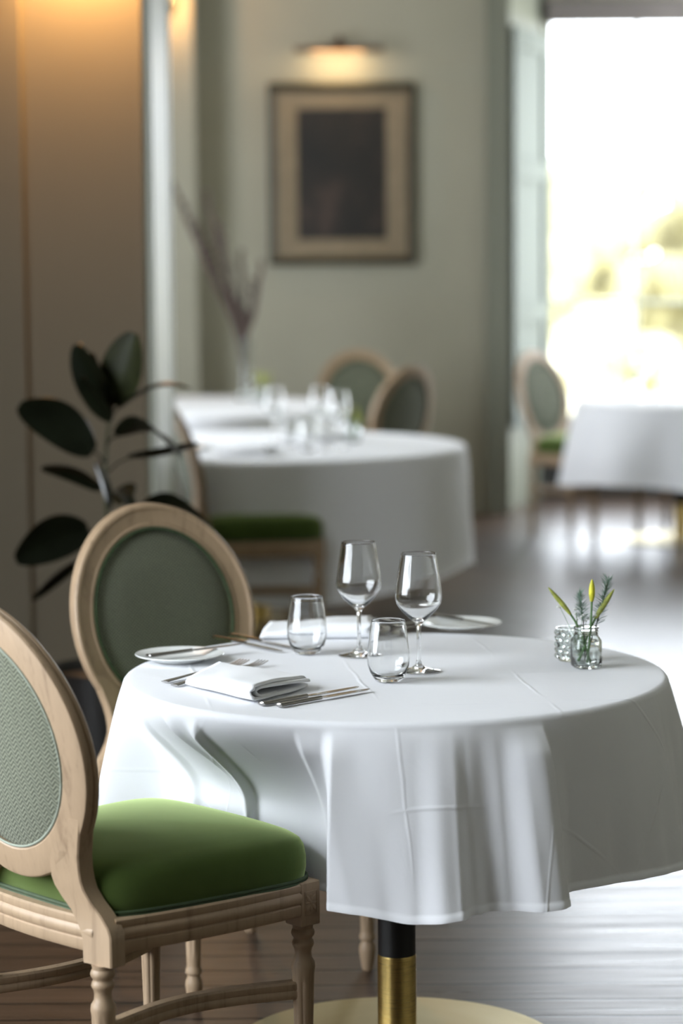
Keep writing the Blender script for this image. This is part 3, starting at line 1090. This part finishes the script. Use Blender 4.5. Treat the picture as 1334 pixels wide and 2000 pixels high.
def napkin(A, B, C_, D, h, label, zb=ZT + .001, under=None, name='napkin'):
    """four-corner folded napkin: rounded fold on side A-D, open loops on side D-C"""
    mb = MB()
    A, B, C_, D = [Vector((*p, 0)) for p in (A, B, C_, D)]
    o0 = (A + B + C_ + D) / 4
    # v runs A->B (0) .. D->C (1) ; u runs fold side (A-D) -> B-C
    def P(u, v):
        return (A.lerp(D, v)).lerp(B.lerp(C_, v), u)
    uv = []
    # cross-section of one folded sheet, seen from the D-C end: (u, height 0..1)
    path = []
    def line(u0, u1, y0, y1, n_=12):
        for q in range(n_):
            t_ = q / (n_ - 1)
            path.append((u0 + (u1 - u0) * t_, y0 + (y1 - y0) * t_))
    def turn(u, y0, y1, sgn, bulge, n_=7):
        for q in range(1, n_):
            an = -pi / 2 + pi * q / n_
            path.append((u + sgn * bulge * cos(an), y0 + (y1 - y0) * (sin(an) + 1) / 2))
    line(0.98, 0.07, 0.0, 0.0)
    turn(0.07, 0.0, 1.0, -1, 0.07)
    line(0.07, 0.97, 1.0, 0.96)
    turn(0.97, 0.96, 0.50, 1, 0.03)
    line(0.97, 0.20, 0.50, 0.66)
    turn(0.20, 0.66, 0.24, -1, 0.05)
    line(0.20, 0.99, 0.24, 0.12)
    n = len(path)
    rings = []
    for j in range(25):
        v = j / 24
        ring = []
        for i, (u, y) in enumerate(path):
            uu = max(-0.02, min(1.03, u))
            hh = h * (0.45 + 0.55 * smooth01(v * 1.4)) * (1 - 0.60 * max(0, uu - 0.35) ** 1.2)
            vv = v + (0.03 * sin(y * 9 + u * 3) if v > 0.9 else 0) + (.02 * (y - .5) if v < .1 else 0)
            p = P(uu, vv)
            z = zb + y * hh + .0012 * noise.noise(Vector((u * 4, v * 4, y * 3 + h * 50)))
            if under: z += under(uu, v)
            ring.append((p.x, p.y, z))
            uv.append((u * .15 + y * .3, v * .15))
        rings.append(ring)
    mb.loft(rings, closed=False, caps=False)
    mb.uv = uv
    o = mb.build(name, 'napkin', angle=70)
    o.modifiers.new('thickness', 'SOLIDIFY').thickness = 0.0050
    tag(o, label, 'napkin', 'folded white napkins')
    return o


napkin((-0.300, 4.815), (-0.245, 5.040), (-0.066, 4.800), (-0.170, 4.632), .030, 'folded white napkin at the front left, lying on two forks',
       under=lambda u, v: .003)
napkin((-0.175, 5.400), (-0.160, 5.600), (0.070, 5.600), (0.060, 5.400), .034, 'folded white napkin at the back of the front table, behind the tumbler')

# flowers in two small glass jars
j = empty('glass_jar', (0.483, 5.020, ZT), 0, 'small clear square-shouldered glass jar holding daffodil buds', 'jar')
mb = MB()
def sq(r, p): # rounded square ring
    out = []
    for k in range(48):
        a = 2 * pi * k / 48 + .3
        q = (abs(cos(a)) ** p + abs(sin(a)) ** p) ** (-1 / p)
        out.append((r * q * cos(a + .25), r * q * sin(a + .25)))
    return out
rings = []
for r_, z, p in [(.001, .001, 2), (.024, 0, 4), (.0265, .003, 5), (.0272, .008, 5), (.0272, .05, 5), (.0268, .056, 4), (.0235, .062, 3), (.0225, .066, 2), (.0245, .068, 2), (.0225, .070, 2), (.0248, .0725, 2), (.0228, .075, 2), (.0250, .078, 2), (.0240, .081, 2), (.0222, .0815, 2),
                 (.0205, .078, 2), (.0205, .066, 2), (.0220, .061, 3), (.0250, .055, 4), (.0250, .010, 5), (.022, .006, 4), (.001, .005, 2)]:
    rings.append([(x, y, z) for x, y in sq(r_, p)])
mb.loft(rings)
mb.build('jar_body', 'jar', j, angle=50)

h_ = empty('hobnail_glass', (0.460, 5.105, ZT), 0, 'little clear hobnail glass tucked behind the jar of flowers', 'glass')
mb = MB().lathe([(.001, .001), (.024, 0), (.027, .004), (.029, .02), (.029, .055), (.030, .066), (.0285, .066), (.0270, .054), (.0265, .02), (.024, .008), (.001, .007)], 40)
for row in range(5):
    for k in range(14):
        a = 2 * pi * (k + .5 * (row % 2)) / 14
        c_ = Vector((.029 * cos(a), .029 * sin(a), .010 + row * .0118))
        nn = Vector((cos(a), sin(a), 0)); tt = Vector((-sin(a), cos(a), 0))
        mb.loft([[c_ + nn * (.0042 * sin(t_)) + tt * .0050 * cos(t_) * cos(b_) + Vector((0, 0, .0050 * cos(t_) * sin(b_))) for b_ in [2 * pi * q / 8 for q in range(8)]] for t_ in (-.3, .2, .7, 1.2, 1.5)])
mb.build('hobnail_body', 'jar', h_)


def bud_flower(foot, tip, label, yellow, bl=.036, bend=.01, wid=.0058):
    f, tpt = Vector(foot), Vector(tip)
    t = empty('daffodil_bud', f, 0, label, 'flower', 'daffodil buds')
    mid = (f + tpt) / 2 + Vector((bend, 0, .006))
    P = catmull([(0, 0, 0), mid - f, tpt - f], 14)
    # split: stem up to bud
    L = (tpt - f).length
    k = max(i for i, p in enumerate(P) if (P[-1] - p).length > bl)
    MB().tube(P[:k + 2], lambda q: .0024 - .0004 * q, 8).build('stem', 'flstem', t)
    MB().tube(P[k:], lambda q: max(.0004, wid * (sin(pi * (0.12 + .86 * q)) ** .7)), 12).build('bud', 'bud' if yellow else 'budg', t)
    return t


bz = ZT + .007
bud_flower((0.492, 5.018, bz), (0.408, 5.020, 0.918), 'daffodil bud in the jar leaning left, olive with a green tip', False, .070, .012, .0050)
bud_flower((0.484, 5.012, bz), (0.494, 5.015, 0.934), 'upright bright yellow daffodil bud in the middle of the jar', True, .042, .003, .0062)
bud_flower((0.466, 5.020, bz), (0.538, 5.020, 0.913), 'daffodil bud in the jar leaning right, with an olive brown sheath', False, .065, -.006, .0055)


def rosemary(foot, tip, label, s0=.45):
    f, tpt = Vector(foot), Vector(tip)
    t = empty('rosemary_sprig', f, 0, label, 'herb sprig', 'rosemary sprigs')
    P = catmull([(0, 0, 0), (tpt - f) * .5 + Vector((.004, 0, .004)), tpt - f], 20)
    MB().tube(P, .0012, 6).build('stem', 'stem', t)
    nd = MB()
    rnd = random.Random(len(label))
    n = len(P)
    for i in range(int(n * s0), n):
        for q in range(7):
            a = rnd.uniform(0, 2 * pi)
            up_ = .35 + .9 * (i / n) ** 3
            d = Vector((cos(a), sin(a), up_)).normalized()
            ln = rnd.uniform(.014, .024)
            p = P[i]
            sd = d.cross(Vector((0, 0, 1))).normalized() * .0009
            nn_ = d.cross(sd).normalized() * .0005
            nd.loft([[p + sd * .6, p + nn_, p - sd * .6, p - nn_], [p + d * ln * .5 + sd, p + d * ln * .5 + nn_, p + d * ln * .5 - sd, p + d * ln * .5 - nn_],
                     [p + d * ln + sd * .1, p + d * ln + nn_ * .1, p + d * ln - sd * .1, p + d * ln - nn_ * .1]])
    nd.build('needles', 'rosemary', t)
    return t


rosemary((0.478, 5.026, bz), (0.527, 5.026, 0.930), 'tall rosemary sprig in the jar, behind the right-hand bud')
rosemary((0.480, 5.028, bz), (0.470, 5.030, 0.900), 'shorter rosemary sprig in the jar, left of the yellow bud', .6)
g = empty('gypsophila_sprig', (0.470, 5.03, bz), 0, 'thin sprig of tiny white blossoms at the left of the jar', 'flower')
st, fl = MB(), MB()
rnd = random.Random(9)
for k in range(9):
    tp = Vector((rnd.uniform(-.05, .04), rnd.uniform(-.01, .02), rnd.uniform(.082, .118)))
    st.tube(catmull([(0, 0, 0), (tp.x * .2, 0, .045), tp], 6), .0005, 5)
    for q in range(2):
        c_ = tp + Vector((rnd.uniform(-.004, .004), rnd.uniform(-.004, .004), rnd.uniform(-.003, .003)))
        fl.loft([[c_ + Vector((.0030 * sin(pi * i / 5) * cos(2 * pi * m_ / 7), .0030 * sin(pi * i / 5) * sin(2 * pi * m_ / 7), .0018 * cos(pi * i / 5))) for m_ in range(7)] for i in range(1, 5)])
st.build('stem', 'flstem', g); fl.build('blossom', 'gyp', g)

# ------------------------------------------------------------------ settings on the tables behind
for x, y, lb in ((-0.285, 10.95, 'blurred wine glass on the middle table, farthest left'),
                 (-0.09, 10.98, 'blurred wine glass on the middle table, second from the right'),
                 (-0.01, 10.62, 'blurred wine glass on the middle table, farthest right'),
                 (1.62, 13.75, 'wine glass on the table by the window, seen against the bright glass')):
    copy_tree(wg, (x, y, ZT), 0, lb)
for x, y, lb in ((-0.21, 10.72, 'blurred tumbler on the middle table, left of its middle'),
                 (-0.13, 10.45, 'blurred tumbler on the middle table, nearest the front of it'),
                 (1.72, 13.62, 'tumbler on the table by the window')):
    copy_tree(tb, (x, y, ZT), 0, lb)
napkin((-0.50, 10.30), (-0.45, 10.52), (-0.25, 10.45), (-0.30, 10.22), .034, 'blurred folded napkin at the left front of the middle table')
napkin((-0.25, 10.95), (-0.20, 11.15), (0.02, 11.12), (-0.02, 10.92), .036, 'blurred folded napkin behind the glasses on the middle table')
copy_tree(pl, (-0.62, 10.60, ZT), 0, 'blurred side plate at the left of the middle table')
copy_tree(pl, (-0.02, 11.25, ZT), 0, 'blurred side plate at the back of the middle table')


def posy(loc, label, seed, hgt=.12):
    jr = copy_tree(j, loc, .4, 'blurred small glass jar ' + label)
    t = empty('posy', (loc[0], loc[1], loc[2] + .007), 0, 'small green posy ' + label, 'flowers', 'posies on the tables behind')
    rnd = random.Random(seed)
    st, lf = MB(), MB()
    for k in range(7):
        tp = Vector((rnd.uniform(-.04, .04), rnd.uniform(-.04, .04), hgt * rnd.uniform(.8, 1.2)))
        P = catmull([(0, 0, 0), (tp.x * .25, tp.y * .25, hgt * .5), tp], 6)
        st.tube(P, .0015, 5)
        lf.tube(catmull([tp - Vector((0, 0, .03)), tp, tp + Vector((tp.x * .3, tp.y * .3, .02))], 5), lambda q: max(.0006, .008 * sin(pi * (.05 + .9 * q))), 8)
    st.build('stem', 'flstem', t); lf.build('bud', 'budg', t)


posy((0.05, 10.92, ZT), 'at the right of the glasses on the middle table', 1, .11)
posy((-0.42, 13.70, ZT), 'on the farthest left table, right of the tall vase', 2, .13)
posy((1.60, 13.95, ZT), 'on the table by the window', 3, .13)

# tall vase with twigs
v = empty('glass_vase', (-0.52, 14.02, ZT), 0, 'tall slim glass vase on the farthest left table', 'vase')
MB().lathe([(.001, .002), (.05, 0), (.055, .004), (.05, .02), (.036, .10), (.032, .2), (.038, .30), (.045, .34), (.042, .34), (.029, .2), (.033, .10), (.047, .02), (.001, .012)], 40).build('vase_body', 'jar', v)
rnd = random.Random(12)
tips = [(-.375, .0, 1.15, 'twig leaning farthest left of the bunch'), (-.33, .1, 1.02, 'second twig from the left of the bunch'), (-.20, -.05, 1.10, 'tallest of the middle twigs of the bunch'),
        (-.24, .05, .93, 'shorter twig between the left and middle ones'), (-.14, .1, .93, 'twig leaning slightly left of the middle'), (-.10, .0, .70, 'short twig just left of upright'),
        (-.02, .05, .78, 'upright twig at the middle of the bunch'), (.09, 0, .72, 'twig leaning farthest right of the bunch'), (.05, .08, .62, 'short twig leaning right')]
for k, tp in enumerate(tips):
    t = MB()
    P = catmull([(-.52, 14.02, ZT + .03), (-.52 + tp[0] * .12, 14.02 + tp[1] * .1, ZT + .36), (-.52 + tp[0] * .55, 14.02 + tp[1] * .5, ZT + tp[2] * .66), (-.52 + tp[0], 14.02 + tp[1], ZT + tp[2])], 8)
    t.tube(P, lambda q: .0075 + .003 * q, 6)
    for i in range(len(P) // 3, len(P), 1):
        for _ in range(2):
            p = P[i]
            q = p + Vector((rnd.uniform(-.022, .022), rnd.uniform(-.022, .022), .045))
            t.tube([p, (p + q) / 2 + Vector((.002, 0, 0)), q], lambda s_: .010 * sin(pi * (.1 + .85 * s_)), 6)
    o = t.build('willow_twig', 'twig')
    tag(o, 'long brown twig in the tall vase, ' + tp[3], 'twig', 'brown twigs in the tall vase')

# ------------------------------------------------------------------ painting and lamps
p = empty('framed_painting', (0.018, 15.2, 2.013), 0, 'dark old painting in a bronze frame with tan mount on the back wall', 'painting')
def framering(w0, h0, w1, h1, y0, y1, y2, name, mat):
    mb = MB()
    rings = []
    for sx, sz in ((-1, -1), (1, -1), (1, 1), (-1, 1), (-1, -1)):
        rings.append([(sx * w0, 0, sz * h0), (sx * w0, y0, sz * h0), (sx * (w0 * .6 + w1 * .4), y2, sz * (h0 * .6 + h1 * .4)), (sx * w1, y1, sz * h1), (sx * w1, 0, sz * h1)])
    mb.loft(rings, caps=False)
    return mb.build(name, mat, p, smooth=False)
framering(.432, .530, .385, .483, -.045, -.03, -.055, 'frame', 'bronze')
framering(.387, .485, .262, .382, -.026, -.018, -.024, 'mount', 'mount')
MB().box((-.27, -.012, -.39), (.27, -.004, .39)).build('canvas', 'paint', p, smooth=False)

p2 = empty('picture_light', (0.008, 15.2, 2.76), 0, 'aged brass picture light on the wall above the painting', 'lamp')
MB().lathe([(.001, -.02), (.045, -.02), (.045, 0), (.001, 0)], 24).build('wall_plate', 'oldbrass', p2).rotation_euler = (pi / 2, 0, 0)
MB().tube(catmull([(0, -.01, 0.02), (0, -.09, .05), (0, -.15, .02), (0, -.16, -.03)], 8), .009, 8).build('arm', 'oldbrass', p2)
sh_ = MB()
sh_.loft([[(x, -.16 + .028 * cos(a), -.045 + .028 * sin(a)) for a in [pi * q / 10 - .25 for q in range(11)]] + [(x, -.16 + .025 * cos(a), -.045 + .025 * sin(a)) for a in [pi * (10 - q) / 10 - .25 for q in range(11)]] for x in (-.26, .26)])
sh_.build('lamp_shade', 'oldbrass', p2)
d = bpy.data.lights.new('picture_lamp', 'AREA'); d.shape = 'RECTANGLE'; d.size, d.size_y = .3, .02; d.energy = 0.7; d.color = (1, .70, .36)
lo = bpy.data.objects.new('picture_lamp', d); COL.objects.link(lo); lo.location = (0.0, 15.05, 2.705)
lo.rotation_euler = (Vector((0, 15.2, 2.55)) - Vector((0, 15.05, 2.705))).to_track_quat('-Z', 'Y').to_euler()


def sconce(loc, label, power, shade=False):
    t = empty('wall_sconce', loc, 0, label, 'lamp', 'wall sconces')
    MB().lathe([(.001, -.015), (.05, -.015), (.05, .0), (.001, 0)], 24).build('wall_plate', 'oldbrass', t).rotation_euler = (pi / 2, 0, 0)
    MB().tube(catmull([(0, -.01, 0), (0, -.07, -.03), (0, -.11, .0)], 8), .007, 8).build('arm', 'oldbrass', t)
    MB().lathe([(.001, -.028), (.014, -.026), (.024, -.012), (.026, 0), (.022, .016), (.012, .028), (.001, .032)], 20, (0, -.11, .035)).build('bulb', 'bulb', t)
    if shade:
        MB().lathe([(.030, .07), (.075, -.03), (.0735, -.03), (.029, .068)], 32, (0, -.11, .035), caps=False).build('lamp_shade', 'oldbrass', t)
    dd = bpy.data.lights.new('sconce_lamp', 'SPOT' if shade else 'POINT'); dd.energy = power; dd.color = (1, .52, .18); dd.shadow_soft_size = .03
    if shade:
        dd.spot_size, dd.spot_blend = radians(118), 0.7
    l = bpy.data.objects.new('sconce_lamp', dd); COL.objects.link(l); l.location = (loc[0], loc[1] - (.11 if shade else .165), loc[2] + (.0 if shade else .035))


sconce((-0.84, 8.6, 2.76), 'shaded wall sconce high on the wall above the rubber plant', 95, True)
sconce((-0.985, 14.9, 2.955), 'small glowing wall sconce high beside the bright wall edge', 5)

# ------------------------------------------------------------------ rubber plant
pt = empty('rubber_plant', (-0.68, 7.35, 0), 0, 'potted rubber plant with big dark leaves behind the chairs', 'plant')
MB().lathe([(.001, 0), (.13, 0), (.14, .01), (.17, .36), (.175, .38), (.165, .385), (.158, .35), (.001, .345)], 48).build('pot', 'pot', pt)
MB().lathe([(.001, .33), (.159, .33), (.159, .352), (.001, .362)], 32).build('soil', 'soil', pt)
F_ = 5000.
def W3(px, py, Y):
    """point of the plant's plane from its measured place"""
    dd = fw * F_ + r_ax * (px - 667) + u_ax * (1000 - py)
    k = Y / dd.y
    q = Vector((0, 0, 1.593)) + dd * k
    return q - Vector((-0.68, 7.35, 0))
stem_pts = [(0, 0, .34), W3(212, 1080, 7.35), W3(206, 960, 7.34), W3(207, 880, 7.36), W3(216, 800, 7.35), W3(222, 740, 7.36)]
MB().tube(catmull(stem_pts, 8), lambda q: .009 - .005 * q, 10).build('stem', 'stem', pt)


def leaf(b0, tip, wpx, Y0_, Y1_, face, droop=0.0, mat='leaf', b1=None):
    """leaf from base to tip; face = how far its blade is turned to the viewer (1) or edge-on (0)"""
    a, q = W3(*b0, Y0_), W3(*tip, Y1_)
    ax = (q - a)
    L = ax.length
    t = ax.normalized()
    view = Vector((0, -1, 0.1))
    side_f = t.cross(view).normalized()
    nf = side_f.cross(t).normalized()
    side = (side_f * face + nf * sqrt(max(0, 1 - face * face))).normalized()
    nrm = side.cross(t).normalized()
    w = wpx / 676. / 2
    mb = MB()
    rings = []
    n = 22
    for i in range(n + 1):
        s_ = i / n
        ww = w * (max(0.0, sin(pi * min(1, (s_ * .96 + .02)) ** .9)) ** .55) + .0006
        c_ = a + ax * s_ + Vector((0, 0, droop * L * sin(pi * s_)))
        th = .0012
        row = []
        for k in range(9):
            x = (k / 8 * 2 - 1)
            cup = .10 * w * (abs(x) ** 1.5) * 2.2
            row.append(c_ + side * ww * x + nrm * (cup * ww / w + th))
        for k in range(8, -1, -1):
            x = (k / 8 * 2 - 1)
            cup = .10 * w * (abs(x) ** 1.5) * 2.2
            row.append(c_ + side * ww * x + nrm * (cup * ww / w - th))
        rings.append(row)
    mb.loft(rings)
    # midrib
    mb.tube([a + ax * (i / 10) + Vector((0, 0, droop * L * sin(pi * i / 10))) - nrm * .001 for i in range(11)], lambda s_: .0028 * (1 - .8 * s_), 6)
    if b1 is not None:
        c_ = W3(*b1, 7.35)
        mb.tube([c_, (c_ + a) / 2 + Vector((0, 0, .006)), a + ax * .04], .0028, 6)
    mb.build('leaf', mat, pt, angle=60)


leaf((182, 882), (38, 790), 88, 7.34, 7.28, .95, .10, b1=(206, 905))
leaf((212, 812), (150, 672), 78, 7.36, 7.32, .80, .0, b1=(212, 830))
leaf((205, 800), (178, 690), 62, 7.32, 7.40, .6, .0)
leaf((222, 790), (262, 650), 88, 7.36, 7.30, .95, .0, 'leafr', b1=(216, 820))
leaf((215, 822), (160, 735), 54, 7.30, 7.24, .7, .0)
leaf((240, 790), (372, 760), 40, 7.34, 7.30, .12, .14, b1=(216, 815))
leaf((226, 850), (350, 892), 58, 7.35, 7.10, -.25, .16, b1=(208, 870))
leaf((250, 893), (388, 868), 44, 7.35, 7.40, -.32, -.04, b1=(208, 925))
leaf((198, 955), (82, 912), 52, 7.35, 7.30, .55, .10, b1=(206, 965))
leaf((188, 908), (214, 992), 30, 7.30, 7.05, .45, .06, b1=(206, 900))
leaf((228, 985), (262, 945), 40, 7.30, 7.35, .8, .0)
leaf((212, 965), (262, 1000), 34, 7.30, 7.05, .4, .1)
leaf((270, 1000), (410, 1030), 60, 7.35, 7.25, -.5, .18, b1=(212, 1060))
leaf((172, 1032), (30, 1092), 92, 7.34, 7.26, .90, .08, b1=(208, 1055))
leaf((160, 1092), (62, 1172), 36, 7.34, 7.30, .5, .04, b1=(210, 1075))
